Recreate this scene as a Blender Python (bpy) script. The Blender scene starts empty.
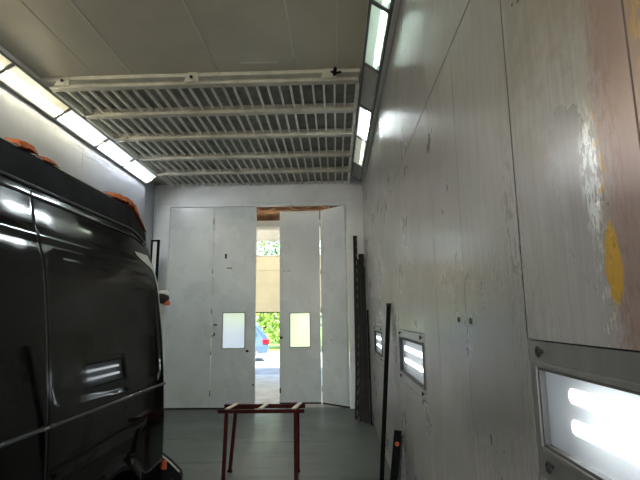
import bpy, bmesh, math, random
from mathutils import Vector, Matrix, noise as mnoise
C = bpy.context.scene.collection
SC = bpy.context.scene
PI = math.pi
V = Vector

# ------------------------------------------------------------------ materials
def lin(c):
    def f(v):
        v /= 255.0
        return v / 12.92 if v <= 0.04045 else ((v + 0.055) / 1.055) ** 2.4
    return (f(c[0]), f(c[1]), f(c[2]), 1.0)

class NT:
    def __init__(s, name):
        s.m = bpy.data.materials.new(name); s.m.use_nodes = True
        s.t = s.m.node_tree; s.t.nodes.clear()
        s.out = s.t.nodes.new('ShaderNodeOutputMaterial')
        s._co = None
    def n(s, typ, **kw):
        nd = s.t.nodes.new(typ)
        for k, v in kw.items(): setattr(nd, k, v)
        return nd
    def put(s, sock, v):
        if hasattr(v, 'links') or isinstance(v, bpy.types.NodeSocket): s.t.links.new(v, sock)
        else: sock.default_value = v
    def co(s):
        if s._co is None: s._co = s.n('ShaderNodeTexCoord').outputs['Object']
        return s._co
    def noise(s, scale=(1, 1, 1), sc=5.0, detail=4.0, rough=.55):
        mp = s.n('ShaderNodeMapping'); s.put(mp.inputs['Vector'], s.co()); mp.inputs['Scale'].default_value = scale
        nz = s.n('ShaderNodeTexNoise'); s.put(nz.inputs['Vector'], mp.outputs[0])
        nz.inputs['Scale'].default_value = sc; nz.inputs['Detail'].default_value = detail; nz.inputs['Roughness'].default_value = rough
        return nz.outputs[0]
    def math(s, op, a, b=0.0, c=None, clamp=False):
        m = s.n('ShaderNodeMath', operation=op, use_clamp=clamp)
        s.put(m.inputs[0], a); s.put(m.inputs[1], b)
        if c is not None: s.put(m.inputs[2], c)
        return m.outputs[0]
    def ramp(s, v, a, b, lo=0.0, hi=1.0):
        m = s.n('ShaderNodeMapRange', interpolation_type='SMOOTHSTEP')
        s.put(m.inputs[0], v)
        for i, x in zip((1, 2, 3, 4), (a, b, lo, hi)): s.put(m.inputs[i], x)
        return m.outputs[0]
    def mix(s, f, a, b):
        m = s.n('ShaderNodeMix', data_type='RGBA')
        s.put(m.inputs[0], f); s.put(m.inputs[6], a); s.put(m.inputs[7], b)
        return m.outputs[2]
    def xyz(s):
        x = s.n('ShaderNodeSeparateXYZ'); s.put(x.inputs[0], s.co()); return x.outputs
    def bsdf(s, color, rough=.5, metal=0.0, bump=None, bump_d=.002, bump_s=.4, **kw):
        b = s.n('ShaderNodeBsdfPrincipled')
        s.put(b.inputs['Base Color'], color); s.put(b.inputs['Roughness'], rough); s.put(b.inputs['Metallic'], metal)
        for k, v in kw.items(): s.put(b.inputs[k], v)
        if bump is not None:
            bp = s.n('ShaderNodeBump'); bp.inputs['Strength'].default_value = bump_s; bp.inputs['Distance'].default_value = bump_d
            s.put(bp.inputs['Height'], bump); s.put(b.inputs['Normal'], bp.outputs[0])
        s.t.links.new(b.outputs[0], s.out.inputs[0]); return s.m

def paint(name, col, rough=.45, var=.12, sc=3.0, metal=0.0, stretch=(1, 1, 1), bump_d=.001, bump_sc=60, dirt=None, **kw):
    t = NT(name); c = lin(col)
    n1 = t.noise(stretch, sc, 5)
    dark = tuple(v * (1 - var * 1.6) for v in c[:3]) + (1,)
    lite = tuple(min(1, v * (1 + var)) for v in c[:3]) + (1,)
    colr = t.mix(t.ramp(n1, .3, .7), dark, lite)
    if dirt:
        n2 = t.noise((1, 1, 1), dirt[1], 8, .65)
        colr = t.mix(t.ramp(n2, dirt[2], dirt[2] + .12), colr, lin(dirt[0]))
    r = t.ramp(t.noise(stretch, sc * 2.3, 4), .3, .7, max(.02, rough - .07), min(1, rough + .07))
    return t.bsdf(colr, r, metal, t.noise((1, 1, 1), bump_sc, 3), bump_d, **kw)

def emis(name, col, strength, ripple=None):
    t = NT(name)
    e = t.n('ShaderNodeEmission'); e.inputs[0].default_value = lin(col); e.inputs[1].default_value = strength
    t.t.links.new(e.outputs[0], t.out.inputs[0]); return t.m

def cover(name, col, strength, clear, tintcol=(255, 255, 255)):
    """ribbed plastic lamp cover: partly clear so that the tubes show, partly glowing"""
    t = NT(name)
    rib = t.ramp(t.noise((1, 9, 1), 9, 3), .3, .7, .75, 1.15)
    e = t.n('ShaderNodeEmission'); e.inputs[0].default_value = lin(col)
    t.put(e.inputs[1], t.math('MULTIPLY', rib, strength))
    d = t.n('ShaderNodeBsdfDiffuse'); d.inputs[0].default_value = lin((205, 207, 200))
    a = t.n('ShaderNodeAddShader'); t.t.links.new(e.outputs[0], a.inputs[0]); t.t.links.new(d.outputs[0], a.inputs[1])
    tr = t.n('ShaderNodeBsdfTransparent'); tr.inputs[0].default_value = lin(tintcol)
    mx = t.n('ShaderNodeMixShader'); mx.inputs[0].default_value = clear
    t.t.links.new(a.outputs[0], mx.inputs[1]); t.t.links.new(tr.outputs[0], mx.inputs[2])
    t.t.links.new(mx.outputs[0], t.out.inputs[0]); return t.m

def frosted(name, col, rough, thru=.75, ior=1.15):
    t = NT(name)
    g = t.n('ShaderNodeBsdfRefraction'); g.inputs['Color'].default_value = lin(col); g.inputs['IOR'].default_value = ior
    t.put(g.inputs['Roughness'], rough)
    d = t.n('ShaderNodeBsdfTranslucent'); d.inputs[0].default_value = lin(col)
    mx = t.n('ShaderNodeMixShader'); mx.inputs[0].default_value = 1 - thru
    t.t.links.new(g.outputs[0], mx.inputs[1]); t.t.links.new(d.outputs[0], mx.inputs[2])
    gl = t.n('ShaderNodeBsdfGlossy'); gl.inputs['Roughness'].default_value = .25; gl.inputs[0].default_value = (.9, .9, .9, 1)
    m2 = t.n('ShaderNodeMixShader'); m2.inputs[0].default_value = .05
    t.t.links.new(mx.outputs[0], m2.inputs[1]); t.t.links.new(gl.outputs[0], m2.inputs[2])
    t.t.links.new(m2.outputs[0], t.out.inputs[0]); return t.m

def right_wall_material():
    t = NT('worn_silver_grey_paint')
    o = t.xyz(); y, z = o[1], o[2]
    nb = t.noise((1, 1, 1), 6, 8, .65)
    nf = t.noise((1, 22, 8), 3.0, 9, .7)
    fine = t.noise((1, 44, 13), 1.8, 7, .68)
    streak = t.noise((1, 26, 1.2), 2.0, 6, .6)
    big = t.noise((1, 1, 1), 1.6, 5, .6)
    col = t.mix(t.ramp(streak, .3, .7), lin((150, 148, 147)), lin((168, 166, 166)))
    col = t.mix(t.math('MULTIPLY', t.ramp(big, .45, .7), .35), col, lin((148, 143, 134)))
    def blob(yc, zc, ry, rz, amp, nz, soft=.06):
        a = t.math('DIVIDE', t.math('SUBTRACT', y, yc), ry); b = t.math('DIVIDE', t.math('SUBTRACT', z, zc), rz)
        d = t.math('SQRT', t.math('ADD', t.math('MULTIPLY', a, a), t.math('MULTIPLY', b, b)))
        d = t.math('ADD', d, t.math('MULTIPLY', t.math('SUBTRACT', nz, .5), amp))
        return t.ramp(d, 1 - soft, 1 + soft, 1.0, 0.0)
    def over(c, mask, rgb, f=1.0):
        return t.mix(t.math('MULTIPLY', mask, f), c, lin(rgb))
    # grey overspray zone, drips, then old coats showing through
    col = over(col, blob(1.85, 1.45, .50, .34, 2.4, nf, .35), (120, 118, 117), .75)
    col = over(col, t.math('MULTIPLY', blob(1.46, 1.70, .09, .42, .8, nb, .4), t.ramp(nf, .50, .58)), (98, 95, 92), .75)
    col = over(col, t.math('MULTIPLY', blob(1.62, 1.25, .16, .30, .8, nb, .4), t.ramp(nf, .58, .64)), (98, 96, 94), .6)
    col = over(col, t.math('MULTIPLY', blob(1.15, 2.35, .32, .50, .8, nb, .5), t.ramp(nb, .42, .60)), (138, 128, 110), .55)
    col = over(col, blob(.79, 1.98, .165, 1.1, .9, nf, .30), (146, 122, 116), .80)
    col = over(col, t.math('MULTIPLY', blob(.93, 1.75, .06, .5, .8, nf, .4), t.ramp(fine, .48, .56)), (128, 102, 98), .6)
    col = over(col, t.math('MULTIPLY', blob(1.0, 1.90, .036, .13, 1.0, nf, .4), t.ramp(fine, .47, .51)), (236, 240, 242), .95)
    col = over(col, t.math('MULTIPLY', blob(.985, 1.68, .03, .20, 1.0, nf, .4), t.ramp(fine, .53, .57)), (216, 218, 218), .8)
    yel = t.math('MAXIMUM', blob(.952, 1.70, .027, .080, 1.6, fine, .05), t.math('MULTIPLY', blob(.962, 1.80, .022, .20, 1.0, nf, .3), t.ramp(fine, .56, .59)))
    col = over(col, yel, (190, 150, 56))
    col = over(col, t.math('MULTIPLY', blob(.79, 2.30, .035, .30, .8, nf, .3), t.ramp(fine, .46, .52)), (180, 148, 84), .7)
    chips = t.ramp(t.noise((1, 56, 20), 2.6, 5, .7), .70, .73)
    col = t.mix(t.math('MULTIPLY', chips, .6), col, lin((100, 98, 96)))
    rough = t.ramp(big, .3, .7, .26, .36)
    h = t.math('ADD', t.math('MULTIPLY', streak, .0), t.math('MULTIPLY', t.noise((1, 1, 1), 45, 4), .4))
    return t.bsdf(col, rough, 0.4, h, .002, .3)

def floor_material():
    t = NT('worn_grey_green_floor_paint')
    n1 = t.noise((1, 1, 1), 1.1, 8, .62); n2 = t.noise((.5, 3.0, 1), 1.6, 9, .68)
    col = t.mix(t.ramp(n1, .3, .7), lin((70, 77, 74)), lin((90, 96, 92)))
    col = t.mix(t.math('MULTIPLY', t.ramp(n2, .55, .62), .7), col, lin((46, 48, 46)))
    col = t.mix(t.math('MULTIPLY', t.ramp(t.noise((1, 1, 1), 9, 6, .7), .62, .7), .35), col, lin((124, 126, 120)))
    return t.bsdf(col, t.ramp(n1, .3, .7, .32, .52), 0, t.noise((1, 1, 1), 20, 6), .003, .4)

M = {}
M['wallR'] = right_wall_material()
M['wallL'] = paint('pale_blue_grey_wall_paint', (166, 170, 178), .42, .06, 1.3, bump_sc=25)
M['wallB'] = paint('grey_steel_panel_paint', (226, 229, 231), .38, .06, 1.6, bump_sc=25)
M['leaf'] = paint('grey_door_paint', (203, 209, 211), .30, .05, 1.2, bump_sc=18, dirt=((150, 152, 150), 7, .74))
M['ceil'] = paint('yellowed_ceiling_paint', (186, 179, 160), .36, .07, 1.1, bump_sc=20)
M['bead'] = paint('pale_sealant', (206, 204, 194), .5, .05)
M['beam'] = paint('cream_painted_steel', (198, 194, 178), .5, .10, 5, dirt=((120, 112, 95), 6, .62))
M['slat'] = paint('pale_grille_bars', (234, 232, 222), .5, .08, 6)
M['filter'] = paint('grey_filter_mat', (148, 147, 140), .95, .16, 4, bump_d=.004, bump_sc=180, dirt=((104, 101, 93), 5, .6))
M['floor'] = floor_material()
M['frame'] = paint('dull_grey_lamp_frame', (140, 142, 140), .45, .10, 8)
M['darkframe'] = paint('dark_grey_lamp_housing', (70, 70, 68), .6, .12, 8)
M['housing'] = paint('white_lamp_reflector', (225, 226, 222), .5, .03)
M['lampplate'] = paint('dull_grey_lamp_plate', (92, 92, 91), .4, .10, 6)
M['lampback'] = paint('grey_lamp_reflector', (120, 122, 122), .5, .05)
M['rubber'] = paint('black_rubber', (26, 26, 27), .7, .1, 10)
M['vanpaint'] = paint('gloss_black_paint', (5, 6, 6), .07, .10, 1.2, bump_d=.0001, bump_sc=3, dirt=((9, 10, 10), 2.0, .60), **{'Specular IOR Level': .36})
M['vanroof'] = paint('satin_dark_roof', (9, 8, 7), .45, .12, 2.5, dirt=((18, 16, 13), 3, .58), **{'Specular IOR Level': .05})
M['gutter'] = paint('polished_black_strip', (60, 62, 63), .12, .05)
M['vanglass'] = paint('dark_tinted_glass', (10, 11, 12), .04, .02)
M['primer'] = paint('bare_light_grey_pillar', (186, 184, 174), .35, .10, 8)  # bare primer, with the shine of reflected light put into the colour
M['masking'] = paint('orange_brown_masking_paper', (176, 92, 44), .85, .30, 14, bump_d=.006, bump_sc=40)
M['tyre'] = paint('tyre_rubber', (28, 28, 28), .85, .1, 12)
M['rim'] = paint('grey_steel_rim', (120, 122, 124), .35, .08, metal=.8)
M['blackplastic'] = paint('black_plastic', (12, 12, 12), .6, .1, 10, **{'Specular IOR Level': .2})
M['orangeplug'] = paint('orange_plug', (196, 84, 40), .5, .1, 20)
M['redlens'] = paint('red_lens', (190, 22, 34), .15, .05, 20)
M['whitetape'] = paint('white_tape', (206, 204, 198), .6, .05, 20)
M['rust'] = paint('rusty_maroon_steel', (66, 22, 16), .7, .30, 16, dirt=((30, 14, 11), 18, .62), **{'Specular IOR Level': .15})
M['wornbar'] = paint('worn_bare_steel', (196, 178, 166), .4, .18, 24, dirt=((120, 64, 48), 20, .62))
M['darksteel'] = paint('dark_steel', (24, 22, 21), .5, .25, 9, **{'Specular IOR Level': .25})
M['brownsteel'] = paint('brown_steel', (40, 33, 28), .5, .25, 9, **{'Specular IOR Level': .25})
M['blacksteel'] = paint('black_steel', (8, 8, 8), .7, .15, 9, **{'Specular IOR Level': .1})
M['greenish'] = emis('x', (0, 0, 0), 0)
M['hallwood'] = paint('brown_roof_boards', (120, 86, 58), .7, .25, 3, stretch=(1, 6, 1))
M['hallwhite'] = paint('white_hall_paint', (214, 213, 206), .6, .04)
M['cream'] = paint('cream_door_panels', (236, 228, 196), .5, .04, 2)
M['hallfloor'] = paint('pale_concrete', (186, 184, 178), .7, .12, 2)
M['asphalt'] = paint('sunlit_asphalt', (150, 148, 144), .9, .12, 3)
M['grass'] = paint('verge_grass', (96, 128, 48), .95, .25, 6)
M['leafgreen'] = paint('light_green_leaves', (120, 156, 52), .6, .35, 2.0)
M['leafdark'] = paint('mid_green_leaves', (82, 122, 44), .6, .35, 2.0)
M['bark'] = paint('grey_brown_bark', (88, 74, 60), .9, .2, 8)
M['carpaint'] = paint('silver_blue_car_paint', (84, 108, 142), .18, .03, 2, metal=.3)
M['carglass'] = paint('car_glass', (60, 74, 90), .05, .03)
M['paneA'] = frosted('frosted_door_pane', (252, 254, 252), .42, .48, 1.2)
M['glassL'] = frosted('frosted_lamp_glass', (232, 238, 240), .30, .93, 1.4)
def clear_glass():
    t = NT('clear_glass')
    g = t.n('ShaderNodeBsdfGlass') if False else t.n('ShaderNodeBsdfTransparent'); g.inputs[0].default_value = (.9, .93, .9, 1)
    gl = t.n('ShaderNodeBsdfGlossy'); gl.inputs['Roughness'].default_value = .05
    mx = t.n('ShaderNodeMixShader'); mx.inputs[0].default_value = .06
    t.t.links.new(g.outputs[0], mx.inputs[1]); t.t.links.new(gl.outputs[0], mx.inputs[2])
    t.t.links.new(mx.outputs[0], t.out.inputs[0]); return t.m
M['clear'] = clear_glass()
TUBE_S = 60.0
M['tube_warm'] = emis('warm_white_tube', (255, 246, 214), TUBE_S)
M['tube_cool'] = emis('cool_white_tube', (246, 251, 255), TUBE_S)
M['tube_green'] = emis('greenish_white_tube', (228, 255, 244), TUBE_S * .42)
M['tube_bright'] = emis('bright_white_tube', (236, 250, 252), TUBE_S * 2.2)
M['tube_hall'] = emis('hall_tube', (255, 246, 226), 55)
M['tube_dim'] = emis('dim_white_tube', (236, 250, 232), TUBE_S * .12)
for _i, _s in enumerate((5.0, 2.8, 2.0)): M['tube_lamp%d' % _i] = emis('wall_lamp_tube%d' % _i, (250, 252, 255), _s)
M['tube_off'] = paint('unlit_tube', (190, 192, 188), .3, .03)
M['cover_warm'] = cover('glowing_cover_warm', (250, 238, 200), .30, .34)
M['cover_cool'] = cover('glowing_cover_cool', (238, 246, 250), .42, .38)
M['cover_green'] = cover('glowing_cover_green', (170, 214, 190), .16, .30)
M['cover_dimgreen'] = cover('glowing_cover_dim', (206, 216, 190), .10, .26)
def off_cover():
    t = NT('unlit_ribbed_cover')
    d = t.n('ShaderNodeBsdfPrincipled'); d.inputs['Base Color'].default_value = lin((132, 136, 130)); d.inputs['Roughness'].default_value = .4
    tr = t.n('ShaderNodeBsdfTransparent'); tr.inputs[0].default_value = (.8, .8, .78, 1)
    mx = t.n('ShaderNodeMixShader'); t.put(mx.inputs[0], t.ramp(t.noise((9, 9, 1), 9, 2), .3, .7, .2, .5))
    t.t.links.new(d.outputs[0], mx.inputs[1]); t.t.links.new(tr.outputs[0], mx.inputs[2])
    t.t.links.new(mx.outputs[0], t.out.inputs[0]); return t.m
M['cover_off'] = off_cover()
for _n, _c, _s in (('warm', (246, 232, 188), .24), ('cool', (228, 236, 240), .34), ('green', (172, 212, 190), .16), ('dimgreen', (196, 206, 184), .11)):
    M['edge_' + _n] = cover('ribbed_cover_edge_' + _n, _c, _s, .015)
M['edge_off'] = M['cover_off']

# ------------------------------------------------------------------ mesh helpers
class MB:
    def __init__(s): s.v = []; s.f = []
    def add(s, vs, fs):
        k = len(s.v); s.v += [V(p) for p in vs]; s.f += [tuple(i + k for i in f) for f in fs]; return s
    def box(s, a, b):
        x0, y0, z0 = (min(a[i], b[i]) for i in range(3)); x1, y1, z1 = (max(a[i], b[i]) for i in range(3))
        return s.add([(x0, y0, z0), (x1, y0, z0), (x1, y1, z0), (x0, y1, z0), (x0, y0, z1), (x1, y0, z1), (x1, y1, z1), (x0, y1, z1)],
                     [(0, 3, 2, 1), (4, 5, 6, 7), (0, 1, 5, 4), (1, 2, 6, 5), (2, 3, 7, 6), (3, 0, 4, 7)])
    def bar(s, a, b, w, h, up=(0, 0, 1)):
        a, b = V(a), V(b); d = (b - a).normalized(); u = V(up)
        if abs(d.dot(u)) > .98: u = V((0, 1, 0))
        r = d.cross(u).normalized(); u = r.cross(d).normalized()
        vs = [p + r * i * w / 2 + u * j * h / 2 for p in (a, b) for i, j in ((-1, -1), (1, -1), (1, 1), (-1, 1))]
        return s.add(vs, [(0, 1, 2, 3), (7, 6, 5, 4), (0, 4, 5, 1), (1, 5, 6, 2), (2, 6, 7, 3), (3, 7, 4, 0)])
    def tube(s, pts, r, n=10, cap=True):
        pts = [V(p) for p in pts]; rs = r if isinstance(r, (list, tuple)) else [r] * len(pts)
        k = len(s.v); ref = V((0, 0, 1)); rings = []
        for i, p in enumerate(pts):
            d = (pts[min(i + 1, len(pts) - 1)] - pts[max(i - 1, 0)]).normalized()
            q = ref if abs(d.dot(ref)) < .95 else V((1, 0, 0))
            a = d.cross(q).normalized(); b = d.cross(a).normalized()
            for j in range(n):
                t = 2 * PI * j / n; s.v.append(p + (a * math.cos(t) + b * math.sin(t)) * rs[i])
        for i in range(len(pts) - 1):
            for j in range(n):
                s.f.append((k + i * n + j, k + i * n + (j + 1) % n, k + (i + 1) * n + (j + 1) % n, k + (i + 1) * n + j))
        if cap:
            s.f.append(tuple(k + j for j in range(n))[::-1]); s.f.append(tuple(k + (len(pts) - 1) * n + j for j in range(n)))
        return s
    def lathe(s, prof, centre, axis='x', n=32):
        k = len(s.v); c = V(centre)
        for (r, h) in prof:
            for j in range(n):
                t = 2 * PI * j / n; a, b = r * math.cos(t), r * math.sin(t)
                s.v.append(c + (V((h, a, b)) if axis == 'x' else V((a, h, b)) if axis == 'y' else V((a, b, h))))
        for i in range(len(prof) - 1):
            for j in range(n):
                s.f.append((k + i * n + j, k + i * n + (j + 1) % n, k + (i + 1) * n + (j + 1) % n, k + (i + 1) * n + j))
        return s
    def prism(s, poly, a, b, axis='y'):
        """closed polygon extruded from a to b along axis; poly in the two other axes"""
        n = len(poly); k = len(s.v)
        for h in (a, b):
            for (p, q) in poly:
                s.v.append(V((p, h, q)) if axis == 'y' else V((h, p, q)) if axis == 'x' else V((p, q, h)))
        s.f.append(tuple(range(k, k + n))); s.f.append(tuple(range(k + 2 * n - 1, k + n - 1, -1)))
        for i in range(n):
            j = (i + 1) % n; s.f.append((k + i, k + n + i, k + n + j, k + j))
        return s
    def build(s, name, mat, parent=None, smooth=False, bevel=0.0, seg=2, recalc=True):
        me = bpy.data.meshes.new(name); off = parent['_o'] if parent is not None else (0, 0, 0)
        off = V(off)
        me.from_pydata([tuple(p - off) for p in s.v], [], s.f); me.materials.append(mat)
        if recalc: bm = bmesh.new(); bm.from_mesh(me); bmesh.ops.recalc_face_normals(bm, faces=bm.faces); bm.to_mesh(me); bm.free()
        o = bpy.data.objects.new(name, me); C.objects.link(o)
        if parent is not None: o.parent = parent; o['_o'] = tuple(off)
        else: o['_o'] = (0.0, 0.0, 0.0)
        if smooth:
            for p in me.polygons: p.use_smooth = True
        if bevel:
            b = o.modifiers.new('bevel', 'BEVEL'); b.width = bevel; b.segments = seg; b.limit_method = 'ANGLE'; b.angle_limit = .6
        return o

def tag(o, label=None, cat=None, group=None, kind=None):
    for k, v in (('label', label), ('category', cat), ('group', group), ('kind', kind)):
        if v: o[k] = v
    return o
def thing(name, loc, label, cat, group=None, kind=None):
    o = bpy.data.objects.new(name, None); C.objects.link(o); o.location = loc; o['_o'] = tuple(float(v) for v in loc)
    o.empty_display_size = .1
    return tag(o, label, cat, group, kind)
def copy_thing(root, loc, label):
    r = root.copy(); C.objects.link(r); r.location = loc; r['label'] = label
    for ch in list(root.children):
        c = ch.copy(); C.objects.link(c); c.parent = r
        for g in list(ch.children):
            d = g.copy(); C.objects.link(d); d.parent = c
    return r

def rect_minus(rect, holes):
    """split rectangle (a0,b0,a1,b1) around rectangular holes"""
    out = [rect]
    for h in holes:
        nxt = []
        for r in out:
            a0, b0, a1, b1 = r; c0, d0, c1, d1 = max(a0, h[0]), max(b0, h[1]), min(a1, h[2]), min(b1, h[3])
            if c0 >= c1 or d0 >= d1: nxt.append(r); continue
            if a0 < c0: nxt.append((a0, b0, c0, b1))
            if c1 < a1: nxt.append((c1, b0, a1, b1))
            if b0 < d0: nxt.append((c0, b0, c1, d0))
            if d1 < b1: nxt.append((c0, d1, c1, b1))
        out = nxt
    return out

# ------------------------------------------------------------------ the room
XR, XL, YB, YF = .55, -3.36, 8.85, -3.6
ZC = 4.14
# floor
tag(MB().box((-3.95, YF - .1, -.12), (XR + .3, 9.0, 0)).build('floor', M['floor']), 'grey-green painted concrete floor of the booth', 'floor', kind='structure')
# left wall: big sheets with narrow joints
w = MB(); ys = [YF, -1.2, 1.2, 3.6, 6.0, 8.10]
for a, b in zip(ys, ys[1:]): w.box((XL - .05, a + .0015, 0), (XL, b - .0015, 4.32))
w.box((XL - .10, YF, 0), (XL - .052, 8.10, 4.36)); w.prism([(XL, 8.102), (-3.475, YB), (-3.60, YB), (XL - .10, 8.102)], 0, 4.32, 'z')
tag(w.build('wall_left', M['wallL']), 'pale blue-grey wall on the far side of the van', 'wall', kind='structure')

# lamps let into the right wall: (glass y0, y1, z0, z1)
LAMPS = [(.29, 1.355, 1.255, 1.462), (3.10, 4.20, 1.158, 1.425), (5.86, 6.93, 1.135, 1.41)]
HOLES = [(a - .06, c - .085, b + .06, d + .072) for a, b, c, d in LAMPS]
seams = [YF, -2.4, -1.2, -.35, .26, .83, 1.412, 2.05, 2.62, 3.02, 3.62, 4.30, 5.0, 5.75, 6.5, 7.25, 8.0, YB + .15]
w = MB(); g = .003
for a, b in zip(seams, seams[1:]):
    for r in rect_minus((a + g, 0, b - g, 2.826), HOLES): w.box((XR, r[0], r[1]), (XR + .05, r[2], r[3]))
for a, b in zip([YF, -1.2, .83, 2.62, 5.0, 7.25], [-1.2, .83, 2.62, 5.0, 7.25, YB + .15]):
    w.box((XR, a + .001, 2.834), (XR + .05, b - .001, 4.32))
core = MB()
for r in rect_minus((YF - .1, 0, YB + .15, 4.36), HOLES): core.box((XR + .052, r[0], r[1]), (XR + .09, r[2], r[3]))
tag(core.build('wall_right_core', M['darkframe']), 'dark backing seen in the joints of the right wall', 'wall', kind='structure')
tag(w.build('wall_right', M['wallR']), 'worn silver-grey panelled wall on the right with peeling paint', 'wall', kind='structure')
# back wall around the door opening
DX0, DX1, DZ = -3.165, .235, 3.745
w = MB()
w.box((-3.95, YB, 0), (DX0, YB + .12, DZ)); w.box((DX1, YB, 0), (XR + .09, YB + .12, DZ)); w.box((-3.95, YB, DZ), (XR + .09, YB + .12, 4.36)); w.box((-6.35, YB + .06, 4.36), (4.35, YB + .12, 4.95)); w.box((-6.35, YB + .06, 0), (-3.96, YB + .12, 4.36)); w.box((XR + .10, YB + .06, 0), (4.35, YB + .12, 4.36))
tag(w.build('wall_back', M['wallB']), 'grey steel wall around the tall folding doors', 'wall', kind='structure')
w = MB()
w.box((-3.46, YB - .02, 3.80), (DX1 + .16, YB, 3.825)); w.box((-3.46, YB - .02, 0), (-3.44, YB, 3.80)); w.box((DX1 + .14, YB - .02, 0), (DX1 + .16, YB, 3.80))
tag(w.build('trim_1', M['wallB']), 'raised grey edging around the door opening', 'trim', kind='structure')
# front wall behind the viewer, with an unseen opening added to let in daylight
w = MB()
for r in rect_minus((XL - .1, 0, XR + .09, 4.36), [(-3.2, .9, .2, 3.75)]): w.box((r[0], YF - .14, r[1]), (r[2], YF - .02, r[3]))
tag(w.build('wall_front', M['wallB']), 'grey wall around the open doorway at the near end of the booth', 'wall', kind='structure')
tag(MB().box((-14, -22, -.3), (12, YF - .1, -.005)).build('apron', M['asphalt']), 'pale asphalt apron outside the near doorway', 'ground', kind='structure')  # unseen ground added to bounce sunlight into the booth

# ceiling: smooth sheets, near part
w = MB(); cy0, cy1, zc = YF, 4.66, 4.19; BX0_ = -3.10
xs = [XL - .1, -3.16, -2.53, -2.13, -1.21, -.375, .058, XR + .09]
for a, b in zip(xs, xs[1:]): w.box((a + .003, cy0, zc), (b - .003, cy1, zc + .05))
w.box((XL - .1, cy0, zc + .055), (XR + .09, cy1, zc + .10))
w.box((-3.95, cy1, 4.27), (XR + .09, YB + .12, 4.36)); w.box((-3.85, 8.10, 4.20), (BX0_ - .02, YB, 4.27))      # deck above the filter grilles
tag(w.build('ceiling', M['ceil']), 'smooth beige-grey ceiling sheets over the near half', 'ceiling', kind='structure')
for i, (x, a, b, r) in enumerate([(-1.21, 1.2, 4.45, .006), (-.375, 1.2, 4.40, .007), (.058, 1.2, 4.62, .005), (-2.13, 1.2, 4.60, .004)]):
    tag(MB().box((x - r, a, zc - .004), (x + r, b, zc + .001)).build('trim_%d' % (i + 2), M['bead']),
        ['pale sealed ceiling joint left of the middle', 'bright sealed ceiling joint above the door gap', 'pale sealed ceiling joint nearest the right wall', 'faint sealed ceiling joint nearest the left lamps'][i], 'trim', kind='structure')
tag(MB().box((-.93, 4.47, zc - .004), (-.55, 4.50, zc + .001)).build('trim_6', M['bead']), 'short bright seam at the edge of the ceiling sheets', 'trim', kind='structure')  # pale strip paints a highlight onto the ceiling edge

# ------------------------------------------------------------------ filter ceiling: beams and grilles
BX0, BX1 = -3.10, .285
beam_y = [4.85, 5.59, 6.38, 7.24, 8.04]
names = ['first and thickest cream crossbeam under the ceiling, with three brackets', 'second cream crossbeam of the filter ceiling counting from the near edge', 'third cream crossbeam of the filter ceiling counting from the near edge',
         'fourth cream crossbeam, one short of the far end of the filter ceiling', 'last cream crossbeam of the filter ceiling, closest to the back wall']
random.seed(3)
for i, y in enumerate(beam_y):
    o = thing('ceiling_beam', ((BX0 + BX1) / 2, y, 4.12), names[i], 'beam', 'crossbeams of the filter ceiling')
    wd = .10 if i else .09
    MB().box((BX0, y - wd, 4.118), (BX1, y, 4.20)).build('beam', M['beam'], o, bevel=.004)
    MB().box((BX0, y - wd - .014, 4.15), (BX1, y - wd, 4.20)).build('flange', M['beam'], o)
    if i == 0:
        MB().box((BX0 - .02, y - .20, 4.15), (BX1 + .02, y - .105, 4.19)).build('channel', M['beam'], o, bevel=.006)
        for k, bx in enumerate((-2.86, -1.47, -.02)):
            m = MB().prism([(bx - .095, 4.085), (bx + .065, 4.085), (bx + .045, 4.188), (bx - .055, 4.188)], y - .215, y - .205)
            b = m.build('bracket', M['beam'], o)
            if k < 2: MB().lathe([(0, 0), (.016, 0), (.016, .012), (0, .012)], (bx - .015, y - .228, 4.135), 'y', 12).build('hole', M['rubber'], b)
            else:
                h = MB().tube([(bx + .07, y - .23, 4.15), (bx + .02, y - .24, 4.135), (bx + .07, y - .24, 4.12), (bx + .12, y - .235, 4.135)], .013, 8)
                h.tube([(bx + .05, y - .24, 4.10), (bx + .06, y - .23, 4.185)], .018, 8).build('clamp', M['blackplastic'], b, smooth=True)
    elif i in (2, 4):
        for bx in ((-2.95, -1.6, .02) if i == 2 else (-2.95, -1.1, .0)):
            MB().box((bx - .06, y - wd - .02, 4.112), (bx + .06, y - wd + .02, 4.16)).build('clip', M['beam'], o)
gn = ['filter grille bay nearest the smooth ceiling', 'second filter grille bay counting from the smooth ceiling', 'middle filter grille bay of the five', 'fourth filter grille bay, one short of the back wall', 'narrow last filter grille bay against the back wall']
yb = beam_y + [YB - .005]
for i in range(5):
    y0 = yb[i]; y1 = yb[i + 1] - (.10 if i < 4 else 0)
    o = thing('filter_grille', ((BX0 + BX1) / 2, (y0 + y1) / 2, 4.15), gn[i], 'grille', 'filter grilles in the ceiling')
    s = MB(); n = 27
    for k in range(1, n):
        x = BX0 + (BX1 - BX0) * k / n + random.uniform(-.008, .008)
        s.box((x - .011, y0, 4.15), (x + .011, y1, 4.185))
    s.build('slats', M['slat'], o)
    MB().box((BX0, y0, 4.21), (BX1, y1, 4.25)).build('filter_mat', M['filter'], o)
    for x in (BX0, BX1): MB().box((x - .018, y0, 4.125), (x + .018, y1, 4.205)).build('side_rail', M['slat'], o)

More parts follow.
